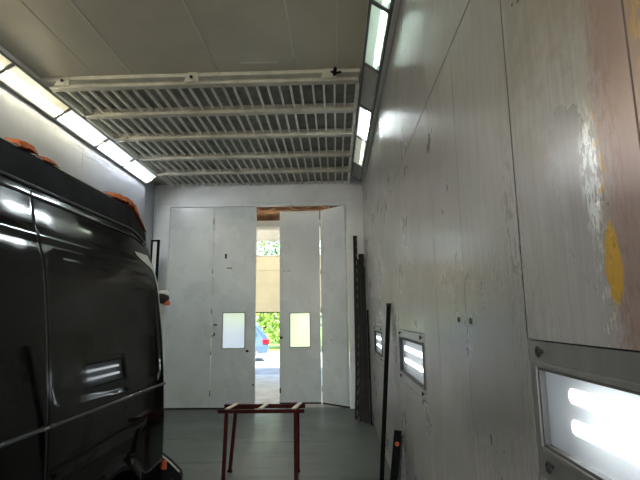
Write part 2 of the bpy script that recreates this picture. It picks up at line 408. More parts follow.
# ------------------------------------------------------------------ ceiling lamps along both walls
def lamp_row(A, B, back, splits, mats, labels, group, frame_mat, band):
    A, B = V((A[0], 0, A[1])), V((B[0], 0, B[1])); d = (B - A).normalized(); nrm = V((-d.z, 0, d.x))
    if nrm.z > 0: nrm = -nrm                    # towards the room
    up = -nrm
    for i, (y0, y1) in enumerate(zip(splits, splits[1:])):
        tm, cm = mats[i]; mid = (A + B) / 2
        o = thing('ceiling_lamp', (mid.x, (y0 + y1) / 2, mid.z), labels[i], 'lamp', group)
        Y0, Y1 = y0 + .003, y1 - .003
        # housing: closed trough behind the cover
        hs = MB(); ins = .024
        P = [A + up * .012, B + up * .012] + [V((q[0], 0, q[1])) for q in back]
        n = len(P); inner = P
        for a, b in zip(range(1, n), list(range(2, n)) + [0]):
            p, q = P[a], P[b]
            hs.add([(p.x, Y0, p.z), (q.x, Y0, q.z), (q.x, Y1, q.z), (p.x, Y1, p.z)], [(0, 1, 2, 3)])
        for yy in (Y0, Y1): hs.add([(p.x, yy, p.z) for p in P], [tuple(range(n))])
        hs.build('housing', M['housing'], o)
        # frame: four bars around the cover
        f = MB(); L = (B - A).length
        def slab(t0, t1, ya, yb_, h0, h1):
            c = []
            for yy in (ya, yb_):
                for t, h in ((t0, h0), (t1, h0), (t1, h1), (t0, h1)):
                    p = A + d * t * L + up * h; c.append((p.x, yy, p.z))
            f.add(c, [(0, 1, 2, 3), (7, 6, 5, 4), (0, 4, 5, 1), (1, 5, 6, 2), (2, 6, 7, 3), (3, 7, 4, 0)])
        e = ins / L
        slab(0, e, Y0, Y1, -.008, .012); slab(1 - e, 1, Y0, Y1, -.008, .012)
        slab(e, 1 - e, Y0, Y0 + .022, -.008, .012); slab(e, 1 - e, Y1 - .022, Y1, -.008, .012)
        f.build('frame', frame_mat, o)
        c0, c1 = A + d * ins, B - d * ins
        def pane(t0, t1, nm, mt):
            q0, q1 = c0 + (c1 - c0) * t0, c0 + (c1 - c0) * t1
            MB().add([(q0.x, Y0 + .022, q0.z), (q1.x, Y0 + .022, q1.z), (q1.x, Y1 - .022, q1.z), (q0.x, Y1 - .022, q0.z)], [(0, 1, 2, 3)]).build(nm, mt, o)
        em = M[cm.replace('cover', 'edge')]; cmat = M[cm]
        pane(0, band[0], 'cover_edge', em); pane(band[0], band[1], 'cover', cmat); pane(band[1], 1, 'cover_edge', em)
        for t in (band[0] + (band[1] - band[0]) * .3, band[0] + (band[1] - band[0]) * .72):
            p = A + d * t * L + up * .032
            MB().tube([(p.x, Y0 + .06, p.z), (p.x, Y1 - .06, p.z)], .013, 10).build('tube', M[tm], o, smooth=True)
WARM, COOL, GRN, DIM, OFF = ('tube_warm', 'cover_warm'), ('tube_cool', 'cover_cool'), ('tube_green', 'cover_green'), ('tube_dim', 'cover_dimgreen'), ('tube_off', 'cover_off')
mm = lambda L: L
ls = [-1.3, -.2, .95, 2.1, 3.18, 4.255, 5.28, 6.25, 7.11, 8.08]
ll = ['lit lamp over the left wall behind the viewer'] * 3 + ['lit ceiling lamp along the left wall just out of the frame',
      'lit yellowish lamp cut by the left edge of the photo', 'long yellowish lamp over the left wall, first whole one of its row', 'lit lamp above the left wall beside the second crossbeam',
      'white lit lamp above the left wall, next to last before the back corner', 'white lit lamp at the far end of the left row, in the back corner']
for k, s in enumerate(['hindmost', 'second hindmost', 'third hindmost']): ll[k] = s + ' lit lamp over the left wall behind the viewer'  # out-of-view lamps added to raise the brightness of the booth
lamp_row((-3.35, 3.99), (-3.125, 4.135), [(-3.125, 4.185), (XL + .001, 4.185), (XL + .001, 3.998)], ls, mm([WARM] * 6 + [('tube_warm', 'cover_cool')] + [COOL] * 2), ll, 'lamps over the left wall', M['frame'], (.10, .62))
rs_ = [-1.0, .3, 1.4, 2.45, 3.47, 4.42, 5.36, 6.33, 7.47, 8.25]
rl = ['hindmost lamp over the right wall behind the viewer', 'second hindmost lamp over the right wall behind the viewer', 'third hindmost lamp over the right wall behind the viewer', 'greenish lit lamp cut by the top edge of the photo above the right wall',
      'large greenish lit lamp high above the right wall', 'unlit dark lamp between two lit ones above the right wall', 'bright white lit lamp above the right wall', 'dimmer lit lamp above the right wall, after the bright white one', 'unlit grey lamp at the far end above the right wall']
rs_ = rs_[:1] + rs_[1:]
lamp_row((.49, 4.0), (.315, 4.125), [(.315, 4.185), (XR, 4.185), (XR, 4.03)], rs_, mm([COOL, COOL, COOL, GRN, GRN, OFF, ('tube_bright', 'cover_cool'), DIM, OFF]), rl, 'lamps over the right wall', M['darkframe'], (.14, .44))  # first three lamps are out of view, added to brighten the booth

# ------------------------------------------------------------------ lamps let into the right wall
wl = ['big frosted wall lamp with a white glow in the lower right corner of the photo', 'small frosted wall lamp with black surround halfway down the right wall', 'tiny far frosted wall lamp behind the long black bar']
for i, (a, b, c, d) in enumerate(LAMPS):
    o = thing('wall_lamp', (XR, (a + b) / 2, c), wl[i], 'lamp', 'lamps let into the right wall')
    h = HOLES[i]; x = XR
    f = MB()
    gp = .004 if i == 0 else .007
    for r in rect_minus((h[0] + gp, h[1] + gp, h[2] - gp, h[3] - gp), [(a, c, b, d)]): f.box((x + .002, r[0], r[1]), (x + .03, r[2], r[3]))
    for r in rect_minus((h[0] - .02, h[1] - .02, h[2] + .02, h[3] + .02), [(a - .0195, c - .0195, b + .0195, d + .0195)]): f.box((x + .092, r[0], r[1]), (x + .10, r[2], r[3]))
    f.build('frame', M['lampplate'] if i == 0 else M['wallR'], o)
    bz = MB(); t = .012
    for r in rect_minus((a - t, c - t, b + t, d + t), [(a, c, b, d)]): bz.box((x - .008, r[0], r[1]), (x + .012, r[2], r[3]))
    bz.build('bezel', M['lampplate'] if i == 0 else M['darkframe'], o, bevel=.002)
    gs = MB(); t = .008
    for r in rect_minus((a, c, b, d), [(a + t, c + t, b - (t if i == 0 else .05), d - t)]): gs.box((x - .002, r[0], r[1]), (x + .018, r[2], r[3]))  # dark border also stands in for the shaded gap round the recessed frame
    gs.build('gasket', M['rubber'] if i else M['darkframe'], o)
    MB().add([(x + .014, a, c), (x + .014, b, c), (x + .014, b, d), (x + .014, a, d)], [(3, 2, 1, 0)]).build('glass_pane', M['glassL'], o, recalc=False)
    hb = MB(); D = .14
    hb.box((x + D, a - .02, c - .02), (x + D + .005, b + .02, d + .02))
    for (q0, q1) in (((x + .031, a - .02, c - .02), (x + D, b + .02, c - .015)), ((x + .031, a - .02, d + .015), (x + D, b + .02, d + .02)), ((x + .031, a - .02, c - .02), (x + D, a - .015, d + .02)), ((x + .031, b + .015, c - .02), (x + D, b + .02, d + .02))): hb.box(q0, q1)
    hb.build('housing', M['lampback'], o)
    for q in (.34, .70):
        zz = c + (d - c) * q
        MB().tube([(x + .07, a + .02, zz), (x + .07, b - .10, zz)], .016, 12).build('tube', M['tube_lamp%d' % i] if 'tube_lamp%d' % i in M else M['tube_cool'], o, smooth=True)
    for (ly, lz) in ((b - .03, d + .042), (b - .035, c - .042), (a + .05, d + .042), (a + .05, c - .042)):
        m = MB().tube([(x + .006, ly, lz), (x - .010, ly, lz)], .005, 12)
        m.tube([(x - .010, ly + .011 * math.cos(q * PI / 5), lz + .013 * math.sin(q * PI / 5)) for q in range(11)], .0035, 6, False)
        m.build('latch', M['rubber'], o, smooth=True)
# two rubber plugs in the panels
for k, (y, z) in enumerate(((2.17, 1.585), (1.985, 1.58))):
    tag(MB().lathe([(0, -.006), (.010, -.006), (.013, 0), (.0, .004)], (XR, y, z), 'x', 12).build('rubber_plug', M['rubber']),
        ['round black plug in the right wall, the left one of two', 'round black plug in the right wall, the right one of two'][k], 'plug', 'plugs in the right wall')

# ------------------------------------------------------------------ tall folding doors
def leaf(idx, p0, p1, z0, z1, label, win=None, latches=(), hinge_end=None):
    """door leaf from p0 to p1 (xy), 45 mm thick"""
    p0, p1 = V((p0[0], p0[1], 0)), V((p1[0], p1[1], 0)); L = (p1 - p0).length
    o = thing('door_%d' % idx, ((p0.x + p1.x) / 2, (p0.y + p1.y) / 2, z0), label, 'door', kind='structure')
    o['_o'] = (0.0, 0.0, 0.0); o.location = (0, 0, 0)
    ex = (p1 - p0) / L; ey = V((-ex.y, ex.x, 0))
    def tr(m):
        m.v = [p0 + ex * q.x + ey * q.y + V((0, 0, q.z)) for q in m.v]; return m
    hole = [(win[0], win[2], win[1], win[3])] if win else []
    m = MB()
    for r in rect_minus((0, z0, L, z1), hole): m.box((r[0], 0, r[1]), (r[2], .045, r[3]))
    # folded sheet edges
    tr(m).build('panel', M['leaf'], o)
    m = MB(); m.box((0, -.006, z0), (.018, 0, z1)); m.box((L - .018, -.006, z0), (L, 0, z1)); m.box((.018, -.006, z1 - .02), (L - .018, 0, z1))
    tr(m).build('edge_fold', M['leaf'], o)
    m = MB(); m.box((.0, -.004, z0 - .03), (L, .03, z0)); tr(m).build('bottom_seal', M['rubber'], o)  # black strip stands in for the shadow line under the leaf
    if win:
        a, b, c, d = win; m = MB(); t = .014
        for r in rect_minus((a - t, c - t, b + t, d + t), [(a, c, b, d)]): m.box((r[0], -.008, r[1]), (r[2], 0, r[3]))
        wf = tr(m).build('window_frame', M['frame'], o)
        m = MB().box((a, .02, c), (b, .0205, d)); m.v = m.v[:]; 
        m = MB().add([(a, .02, c), (b, .02, c), (b, .02, d), (a, .02, d)], [(0, 1, 2, 3)])
        tr(m).build('window_pane', M['paneA'], wf, recalc=False)
    for (lx, lz, w_, h_) in latches:
        m = MB().box((lx - w_, -.018, lz - h_), (lx + w_, 0, lz + h_)); tr(m).build('latch', M['rubber'], o, bevel=.004)
    if hinge_end is not None:
        for hz in (.28, 1.0, 1.75, 2.5, 3.45):
            m = MB().tube([(hinge_end, -.008, hz - .05), (hinge_end, -.008, hz + .05)], .011, 8); tr(m).build('hinge', M['frame'], o, smooth=True)
leaf(1, (-3.155, YB + .03), (-2.312, YB + .03), .03, 3.735, 'leftmost grey door leaf, closed and windowless', None, (), .843)
leaf(2, (-2.302, YB + .03), (-1.492, YB + .03), .03, 3.735, 'closed grey door leaf with a frosted window, left of the open gap', (.205, .61, 1.075, 1.715),
     ((.24, 2.78, .018, .045), (.315, 2.553, .05, .008), (.065, 1.50, .035, .012), (.05, 1.33, .012, .03), (.02, 1.30, .012, .012), (.665, 1.02, .025, .02), (.78, .42, .01, .02)))
leaf(3, (-1.095, 9.36), (-.30, 9.36), .03, 3.735, 'swung-in grey door leaf with a greenish window, right of the open gap', (.205, .585, 1.06, 1.70),
     ((.03, 1.235, .03, .02), (.09, 2.53, .03, .004), (.18, 2.528, .035, .004), (.012, .25, .012, .05)))
leaf(4, (-.275, 9.34), (.20, YB + .05), .03, 3.735, 'folded grey door leaf at an angle, hinged on the right jamb', None, ((.25, 1.2, .012, .01),), .0)

# ------------------------------------------------------------------ hall and yard beyond the doors
YH = 14.0
tag(MB().box((-6.2, 9.0, -.12), (4.2, YH + .2, 0)).build('floor_hall', M['hallfloor']), 'pale concrete floor of the hall beyond the doors', 'floor', kind='structure')
w = MB()
for r in rect_minus((-6.2, 0, 4.2, 4.5), [(-4.3, 0, .5, 3.935)]): w.box((r[0], YH, r[1]), (r[2], YH + .15, r[3]))
tag(w.build('wall_hall', M['hallwhite']), 'white outer wall of the hall seen above the cream door', 'wall', kind='structure')
tag(MB().box((-6.35, 9.0, 0), (-6.2, YH + .15, 4.9)).build('wall_hall_left', M['hallwhite']), 'white side wall of the hall, left of the doors', 'wall', kind='structure')
w = MB()
for r in rect_minus((9.0, 0, YH + .15, 4.9), [(9.2, .0, 13.9, 4.6)]): w.box((4.2, r[0], r[1]), (4.35, r[2], r[3]))  # large unseen opening added so that daylight reaches the hall
tag(w.build('wall_hall_right', M['hallwhite']), 'white side wall of the hall, right of the doors', 'wall', kind='structure')
o = MB()
for k in range(26): o.box((-6.35 + k * .413, 8.98, 4.86), (-6.35 + k * .413 + .408, YH + .15, 4.9))
tag(o.build('ceiling_hall', M['hallwood']), 'brown boarded roof above the hall', 'ceiling', kind='structure')
tag(MB().box((-6.2, YH - .1, 4.33), (4.2, YH, 4.5)).build('trim_7', M['hallwhite']), 'white beam above the cream sectional door', 'trim', kind='structure')
tag(MB().box((-6.2, YH - .0, 4.5), (4.2, YH + .15, 4.86)).build('trim_8', M['hallwood']), 'brown wooden header under the hall roof', 'trim', kind='structure')
rl_ = ['brown roof truss in the hall, the one near the folding doors', 'brown roof truss in the hall, the middle one', 'brown roof truss in the hall close to the cream door']
for k, y in enumerate((10.6, 12.2, 13.4)):
    o = thing('roof_truss', (-1.0, y, 4.6), rl_[k], 'truss', 'trusses under the hall roof')
    MB().box((-6.2, y, 4.60), (4.2, y + .07, 4.68)).build('chord', M['hallwood'], o)
    s = MB()
    for q in range(10):
        x = -6.0 + q * 1.0; s.bar((x, y + .035, 4.66), (x + .5, y + .035, 4.86), .04, .05); s.bar((x + .5, y + .035, 4.86), (x + 1.0, y + .035, 4.66), .04, .05)
    s.build('web', M['hallwood'], o)
for k, x in enumerate((-4.6, -2.0, 1.2)):  # unseen lamps added to brighten the hall
    o = thing('hall_lamp', (x, 11.4, 4.86), ['fluorescent batten under the hall roof, the left one of three', 'fluorescent batten under the hall roof, the middle one of three', 'fluorescent batten under the hall roof, the right one of three'][k], 'lamp', 'battens under the hall roof')
    MB().box((x - .75, 11.35, 4.79), (x + .75, 11.45, 4.86)).build('housing', M['housing'], o)
    MB().tube([(x - .72, 11.4, 4.755), (x + .72, 11.4, 4.755)], .028, 10).build('tube', M['tube_hall'], o, smooth=True)
# cream sectional door, raised to head height
o = thing('door_5', (0, 0, 0), 'half-raised cream sectional door at the far side of the hall', 'door', kind='structure')
MB().box((-4.3, YH + .075, 1.79), (.5, YH + .10, 3.45)).build('backing', M['cream'], o)
z = 1.79
for k in range(4):
    z1 = z + .41; MB().box((-4.3, YH + .03, z + .004), (.5, YH + .08, z1 - .004)).build('panel', M['cream'], o); z = z1
fr = MB()
for r in rect_minus((-4.3, 3.44, .5, 3.935), [(-4.2 + k * .94, 3.475, -4.2 + k * .94 + .86, 3.90) for k in range(5)]): fr.box((r[0], YH + .03, r[1]), (r[2], YH + .08, r[3]))
fr = fr.build('window_frame', M['hallwhite'], o)
for k in range(5):
    x = -4.2 + k * .94
    MB().add([(x, YH + .05, 3.475), (x + .86, YH + .05, 3.475), (x + .86, YH + .05, 3.90), (x, YH + .05, 3.90)], [(0, 1, 2, 3)]).build('window_pane', M['clear'], fr)
MB().box((-4.3, YH + .035, 1.765), (.5, YH + .075, 1.794)).build('bottom_seal', M['rubber'], o)

tag(MB().box((-40, YH + .2, -.3), (40, 24.0, -.005)).build('yard', M['asphalt']), 'sunlit asphalt yard outside the hall', 'ground', kind='structure')
tag(MB().box((-60, 24.0, -.3), (60, 80.0, .02)).build('verge', M['grass']), 'green grass verge behind the yard', 'ground', kind='structure')

random.seed(11)
def foliage(cx, cy, h, r, n, mat, size=.16):
    m = MB()
    for _ in range(n):
        t = random.uniform(0, 2 * PI); u = random.uniform(-1, 1); q = random.uniform(.55, 1.0)
        s = math.sqrt(1 - u * u)
        p = V((cx + r * q * s * math.cos(t), cy + r * q * s * math.sin(t), h * .52 + h * .48 * q * u))
        a = V((random.gauss(0, 1), random.gauss(0, 1), random.gauss(0, 1))).normalized(); b = a.orthogonal().normalized(); c = a.cross(b)
        l = size * random.uniform(.6, 1.3)
        m.add([p, p + b * l * .5 + c * l * .28, p + b * l, p + b * l * .5 - c * l * .28], [(0, 1, 2, 3)])
    return m
bush_spots = [(-2.9, 26.0, 4.2, 1.55, 0), (-6.3, 26.2, 3.2, 1.55, 1), (.5, 26.0, 3.6, 1.55, 1), (3.9, 26, 4.0, 1.55, 0), (-9.7, 26, 4.4, 1.55, 0), (-4.6, 31, 9.0, 2.6, 1), (1.1, 31, 9.4, 2.6, 0), (-10.4, 31, 8.2, 2.6, 1), (6.9, 31, 8.2, 2.6, 1)]
bl = ['light green bush seen through the door gap behind the silver car', 'mid green bush behind the bonnet of the silver car', 'mid green bush in line with the right-hand door window', 'light green bush right of the others beyond the yard', 'light green bush left of the others beyond the yard',
      'tall green tree seen through the top window of the cream door', 'tallest light green tree beyond the yard, right of centre', 'tall green tree at the left beyond the yard', 'tall green tree at the right beyond the yard']
for (x, y, h, r, k), lb in zip(bush_spots, bl):
    tree = h > 5
    o = thing('tree' if tree else 'bush', (x, y, .02), lb, 'tree' if tree else 'bush', 'trees beyond the yard' if tree else 'bushes beyond the yard')
    foliage(x, y, h, r, 3200 if tree else 2400, None, .26 if tree else .2).build('foliage', M['leafgreen' if k == 0 else 'leafdark'], o)
    s = MB(); s.tube([(x, y, 0), (x + .05, y, h * .4), (x - .05, y, h * .8)], [.12 if tree else .06, .09 if tree else .05, .03], 8)
    for q in range(5):
        a = q * 1.3; s.tube([(x, y, h * (.2 + .1 * q)), (x + r * .6 * math.cos(a), y + r * .6 * math.sin(a), h * (.4 + .1 * q))], [.04, .015], 6)
    s.build('stem', M['bark'], o, smooth=True)

# ------------------------------------------------------------------ silver car in the yard
def build_car(x_rear, y0, yaw):
    o = thing('car', (x_rear, y0, 0), 'silver-blue hatchback with red tail lamp parked in the sunlit yard', 'car')
    # local: length along -x from the rear bumper, width along y (0..1.7)
    def W(p): return V((x_rear, y0, 0)) + Matrix.Rotation(yaw, 3, 'Z') @ V((-p[0], p[1], p[2]))
    prof = [(.06, .32), (.0, .55), (.06, .85), (.10, .98), (.42, 1.36), (.62, 1.45), (1.5, 1.50), (2.2, 1.42), (2.95, 1.02), (3.7, .90), (4.05, .72), (4.1, .45), (4.0, .24)]
    def arch(cx): return [(cx + .36 * math.cos(t), .30 + .36 * math.sin(t)) for t in [PI * k / 8 for k in range(9)]][::1]
    low = [(x, z) for x, z in arch(3.35)] + [(x, z) for x, z in arch(.78)]
    poly = prof + [(3.72, .24)] + arch(3.35)[0:] + arch(.78) + [(.4, .28)]
    rows = [(0, .06), (.08, .0), (1.62, .0), (1.70, .06)]
    m = MB(); n = len(poly); k0 = 0
    for (w_, ins) in rows:
        for (x, z) in poly:
            tum = .14 * max(0, (z - .95) / .55); yy = w_ if 0 < w_ < 1.7 else w_
            yy = yy + tum if w_ < .85 else yy - tum
            zz = z - ins * .5 if z > .9 else z
            m.v.append(W((min(max(x, ins * .6), 4.1 - ins), yy, zz)))
    for i in range(3):
        for j in range(n): m.f.append((i * n + j, i * n + (j + 1) % n, (i + 1) * n + (j + 1) % n, (i + 1) * n + j))
    m.f.append(tuple(range(n))); m.f.append(tuple(range(3 * n, 4 * n))[::-1])
    m.build('body', M['carpaint'], o)
    for side in (-.006, 1.706):
        def S(x, z):
            tum = .14 * max(0, (z - .95) / .55); return W((x, side + (tum if side < .8 else -tum), z))
        for quad in ([(.42, 1.0), (.62, 1.36), (1.42, 1.40), (1.42, 1.0)], [(1.50, 1.0), (1.50, 1.40), (2.12, 1.36), (2.75, 1.0)]):
            mm_ = MB(); mm_.v = [S(*q) for q in quad]; mm_.f = [(0, 1, 2, 3)]
            inner = len(mm_.v); mm_.v += [S(*q) + Matrix.Rotation(yaw, 3, 'Z') @ V((0, .01 if side < .8 else -.01, 0)) for q in quad]
            mm_.f += [(4, 5, 6, 7), (0, 1, 5, 4), (1, 2, 6, 5), (2, 3, 7, 6), (3, 0, 4, 7)]
            mm_.build('side_window', M['carglass'], o)
    mm_ = MB(); q = [(.10, .25, 1.0), (.10, 1.45, 1.0), (.40, 1.36, 1.36), (.40, .34, 1.36)]
    mm_.v = [W((a - .012, b, c)) for a, b, c in q] + [W((a, b, c - .01)) for a, b, c in q]
    mm_.f = [(0, 1, 2, 3), (7, 6, 5, 4), (0, 4, 5, 1), (1, 5, 6, 2), (2, 6, 7, 3), (3, 7, 4, 0)]
    mm_.build('rear_window', M['carglass'], o)
    for a, b in ((-.02, .22), (1.48, 1.72)):
        mm_ = MB(); c = [W((x, y_, z)) for x in (-.01, .24) for y_ in (a, b) for z in (.65, .83)]
        mm_.add(c, [(0, 1, 3, 2), (4, 6, 7, 5), (0, 4, 5, 1), (2, 3, 7, 6), (0, 2, 6, 4), (1, 5, 7, 3)]).build('tail_lamp', M['redlens'], o, bevel=.02)
    for cx in (.78, 3.35):
        for s_ in (0.02, 1.68):
            d = .2 if s_ < 1 else -.2
            mm_ = MB().lathe([(.0, 0), (.20, 0), (.30, .02), (.30, .18), (.2, .2), (0, .2)], (0, 0, 0), 'y', 24)
            c = V((cx, s_, .30)); mm_.v = [W((c.x + p.x, s_ + (p.y if d > 0 else -p.y), c.z + p.z)) for p in mm_.v]
            wh = mm_.build('wheel', M['tyre'], o)
            mm_ = MB().lathe([(0, -.006), (.18, -.006), (.19, .002)], (0, 0, 0), 'y', 20); mm_.v = [W((c.x + p.x, s_ + (p.y if d > 0 else -p.y), c.z + p.z)) for p in mm_.v]
            mm_.build('rim', M['rim'], wh)
build_car(-2.56, 18.4, math.radians(13))

# ------------------------------------------------------------------ the van
VX = -2.24
PROF = [(.30, .955), (.42, .985), (.55, 1.0), (.9, 1.0), (1.18, .988), (1.53, .955), (1.86, .912), (2.0, .868), (2.10, .838), (2.20, .820), (2.235, .812), (2.30, .808), (2.385, .802), (2.398, .79), (2.405, .765), (2.42, .68), (2.45, .35), (2.47, 0)]
def hw(z):
    if z <= PROF[0][0]: return PROF[0][1]
    for (a, p), (b, q) in zip(PROF, PROF[1:]):
        if z <= b: return p + (q - p) * (z - a) / (b - a)
    return 0
def sm(a, b, x):
    t = max(0, min(1, (x - a) / (b - a))); return t * t * (3 - 2 * t)
Y_REAR, Y_NOSE = 3.56, -1.75
WH = [(2.78, .43), (-.85, .43)]
def zlow(y):
    z = .34
    for c, r in WH:
        if abs(y - c) < r: z = max(z, .33 + math.sqrt(r * r - (y - c) ** 2))
    return z
def roofdrop(y): return .14 * sm(3.16, 3.56, y) ** 1.3
def rrect(y, z):
    """signed distance to the pressed panel outline (negative inside)"""
    cy, cz, hy, hz, r = 2.80, 1.567, .655, .352, .09
    a, b = abs(y - cy) - hy + r, abs(z - cz - .014 * (2.6 - y)) - hz + r
    return math.hypot(max(a, 0), max(b, 0)) + min(max(a, b), 0) - r
def disp(y, z):
    if z > 2.2: return 0
    d = rrect(y, z); v = 0
    v -= .003 * sm(.004, -.012, d); v -= (.0045 if y > 2.3 else .002) * math.exp(-(d / .005) ** 2)
    for s in (2.118, .62):
        v -= .012 * math.exp(-((y - s) / .0035) ** 2)
    v -= .006 * math.exp(-((z - .95 - .01 * sm(2.1, 3.1, y)) / .008) ** 2) * (1 if 2.14 < y < 3.2 else 0)
    v += .004 * math.exp(-((z - 2.0) / .02) ** 2)
    for c, r in WH:
        q = math.hypot(y - c, z - .33); v += .014 * sm(r + .09, r + .015, q)
    return v
def surf(y, z, side=1):
    """point on the van side at height z before nose shaping"""
    e = 0
    if y > Y_REAR - .05: e = .05 - math.sqrt(max(0, .0025 - (y - Y_REAR + .05) ** 2))
    h_ = hw(z) if z > 2.16 else sum(hw(z + q) for q in (-.05, -.03, -.015, 0, .015, .03, .05)) / 7
    x = h_ + disp(y, z) - e
    return V((VX + side * x, y, z - roofdrop(y) * sm(2.05, 2.4, z)))
def nose(p):
    y = p.y
    if y > -.15: return p
    top = 2.47 - 1.22 * sm(-.15, -1.12, y) if y > -1.0 else None
    zt = [(-.15, 2.47), (-.35, 2.40), (-.95, 1.42), (-1.1, 1.26), (-1.6, 1.08), (-1.75, .95)]
    for (a, p_), (b, q) in zip(zt, zt[1:]):
        if b <= y <= a: top = p_ + (q - p_) * (a - y) / (a - b)
    if p.z > .6: p = V((p.x, p.y, .6 + (p.z - .6) * (top - .6) / (2.47 - .6)))
    k = 1 - .16 * sm(-1.0, -1.75, y)
    return V((VX + (p.x - VX) * k, p.y, p.z))
yl = sorted(set([round(Y_NOSE + i * .06, 4) for i in range(89)] + [round(1.7 + i * .0165, 4) for i in range(112)] + [2.106, 2.111, 2.1145, 2.118, 2.1215, 2.125, 2.13, .61, .615, .62, .625, .63] + [Y_REAR - .05 + .05 * math.sin(PI / 2 * k / 8) for k in range(9)]))
yl = [y for y in yl if y <= Y_REAR]
zs_low = [k / 12 for k in range(13)]
zs_mid = [.9 + .0155 * k for k in range(1, 86)]
zs_up = [2.235, 2.245, 2.27, 2.31, 2.35, 2.375, 2.385, 2.392, 2.398, 2.405, 2.42, 2.43, 2.44, 2.45, 2.46, 2.47]
def column(y, side):
    zl = zlow(y); out = []
    for t in zs_low: z = zl + (.9 - zl) * t; out.append(nose(surf(y, z, side)))
    for z in zs_mid: out.append(nose(surf(y, z, side)))
    for z in zs_up: out.append(nose(surf(y, z, side)))
    return out
van = thing('van', (VX, (Y_REAR + Y_NOSE) / 2, 0), 'gloss black panel van with a high dull roof parked along the left', 'van')
nb = len(zs_low) + len(zs_mid)                    # rows of the glossy body
body, roof = MB(), MB()
for side in (1, -1):
    cols = [column(y, side) for y in yl]
    if side < 0: cols = [column(y, -1) for y in yl[::3] + [yl[-1]]]
    k = len(body.v); n = nb
    for c in cols: body.v += c[:nb]
    for i in range(len(cols) - 1):
        for j in range(n - 1): body.f.append((k + i * n + j, k + (i + 1) * n + j, k + (i + 1) * n + j + 1, k + i * n + j + 1))
    k = len(roof.v); n = len(cols[0]) - nb + 1
    for c in cols: roof.v += c[nb - 1:]
    for i in range(len(cols) - 1):
        for j in range(n - 1): roof.f.append((k + i * n + j, k + (i + 1) * n + j, k + (i + 1) * n + j + 1, k + i * n + j + 1))
# end caps
for y in (Y_REAR, Y_NOSE):
    a, b = column(y, 1)[:nb], column(y, -1)[:nb]; k = len(body.v); body.v += a + b
    for j in range(nb - 1): body.f.append((k + j, k + j + 1, k + nb + j + 1, k + nb + j))
    a, b = column(y, 1)[nb - 1:], column(y, -1)[nb - 1:]; k = len(roof.v); roof.v += a + b; n = len(a)
    for j in range(n - 1): roof.f.append((k + j, k + j + 1, k + n + j + 1, k + n + j))
body.build('body', M['vanpaint'], van, smooth=True)
roof.build('roof', M['vanroof'], van, smooth=True)
# underside
MB().box((VX - .95, Y_NOSE + .1, .30), (VX + .95, 2.3, .34)).build('floor_pan', M['blackplastic'], van)
# drip rails and belt mouldings
def strip(z, off, y0, y1, r, side=1, n=50):
    return [nose(surf(y0 + (y1 - y0) * i / n, z, side) + V((side * off, 0, 0))) for i in range(n + 1)]
for side in (1, -1):
    MB().tube(strip(2.235, .004, -.1, 3.50, 0, side), .009, 8).build('drip_rail', M['gutter'], van, smooth=True)
    MB().tube(strip(2.185, .004, -.1, 3.46, 0, side), .006, 8).build('drip_rail', M['gutter'], van, smooth=True)
    m = MB(); a = strip(1.150, .006, 2.13, 3.53, 0, side); m.tube(a, [.011] * len(a), 8); m.build('belt_moulding', M['gutter'], van, smooth=True)
    a = strip(1.150, .006, -.9, 2.105, 0, side); MB().tube(a, .011, 8).build('belt_moulding', M['gutter'], van, smooth=True)
for k, (a, b) in enumerate(((1.2, 2.03), (2.165, 2.22), (2.345, 2.95))): MB().tube(strip(2.394, .002, a, b, 0), .0045, 6).build('roof_edge_strip', M['primer'], van, smooth=True)  # pale strips paint the bright highlight along the roof edge
# door windows and windscreen of the cab (dark glass)
def patch(y0, y1, z0, z1, side, off=.004, n=8):
    m = MB()
    for i in range(n + 1):
        for j in range(n + 1):
            y = y0 + (y1 - y0) * i / n; z = z0 + (z1 - z0) * j / n; p = nose(surf(y, z, side) + V((side * off, 0, 0))); m.v.append(p)
    for i in range(n):
        for j in range(n): m.f.append((i * (n + 1) + j, (i + 1) * (n + 1) + j, (i + 1) * (n + 1) + j + 1, i * (n + 1) + j + 1))
    return m
for side in (1, -1):
    patch(-.5, .55, 1.3, 1.95, side).build('cab_window', M['vanglass'], van, smooth=True)
    m = MB(); p = surf(-.55, 1.32, side); m.box((p.x, -.62, 1.36), (p.x + side * .22, -.50, 1.72)); m.build('mirror', M['blackplastic'], van, bevel=.04, seg=3)
    h = surf(.9, 1.2, side); MB().tube([(h.x, .84, 1.22), (h.x + side * .04, .87, 1.22), (h.x + side * .04, 1.03, 1.22), (h.x, 1.06, 1.22)], .014, 8).build('door_handle', M['blackplastic'], van, smooth=True)
m = MB()
for i in range(9):
    y = -.36 - .57 * i / 8
    for j in range(9):
        zt = [(-.35, 2.40), (-.95, 1.42)]; q = (y + .35) / -.6; top = 2.40 + (1.42 - 2.40) * q
        x = VX + (-.72 - .1 * i / 8) * (1 - 2 * j / 8); m.v.append(V((x, y - .012, top + .012 - .04 * abs(1 - 2 * j / 8) ** 3)))
for i in range(8):
    for j in range(8): m.f.append((i * 9 + j, i * 9 + j + 1, (i + 1) * 9 + j + 1, (i + 1) * 9 + j))
m.build('windscreen', M['vanglass'], van, smooth=True)
for side in (1, -1):
    MB().box((VX + side * .55, Y_NOSE - .02, .72), (VX + side * .80, Y_NOSE + .05, .92)).build('headlamp', M['housing'], van, bevel=.02)
MB().box((VX - .84, Y_NOSE - .06, .34), (VX + .84, Y_NOSE + .12, .60)).build('front_bumper', M['blackplastic'], van, bevel=.04)
MB().box((VX - .80, Y_REAR - .02, .34), (VX + .80, Y_REAR + .08, .56)).build('rear_bumper', M['blackplastic'], van, bevel=.03)
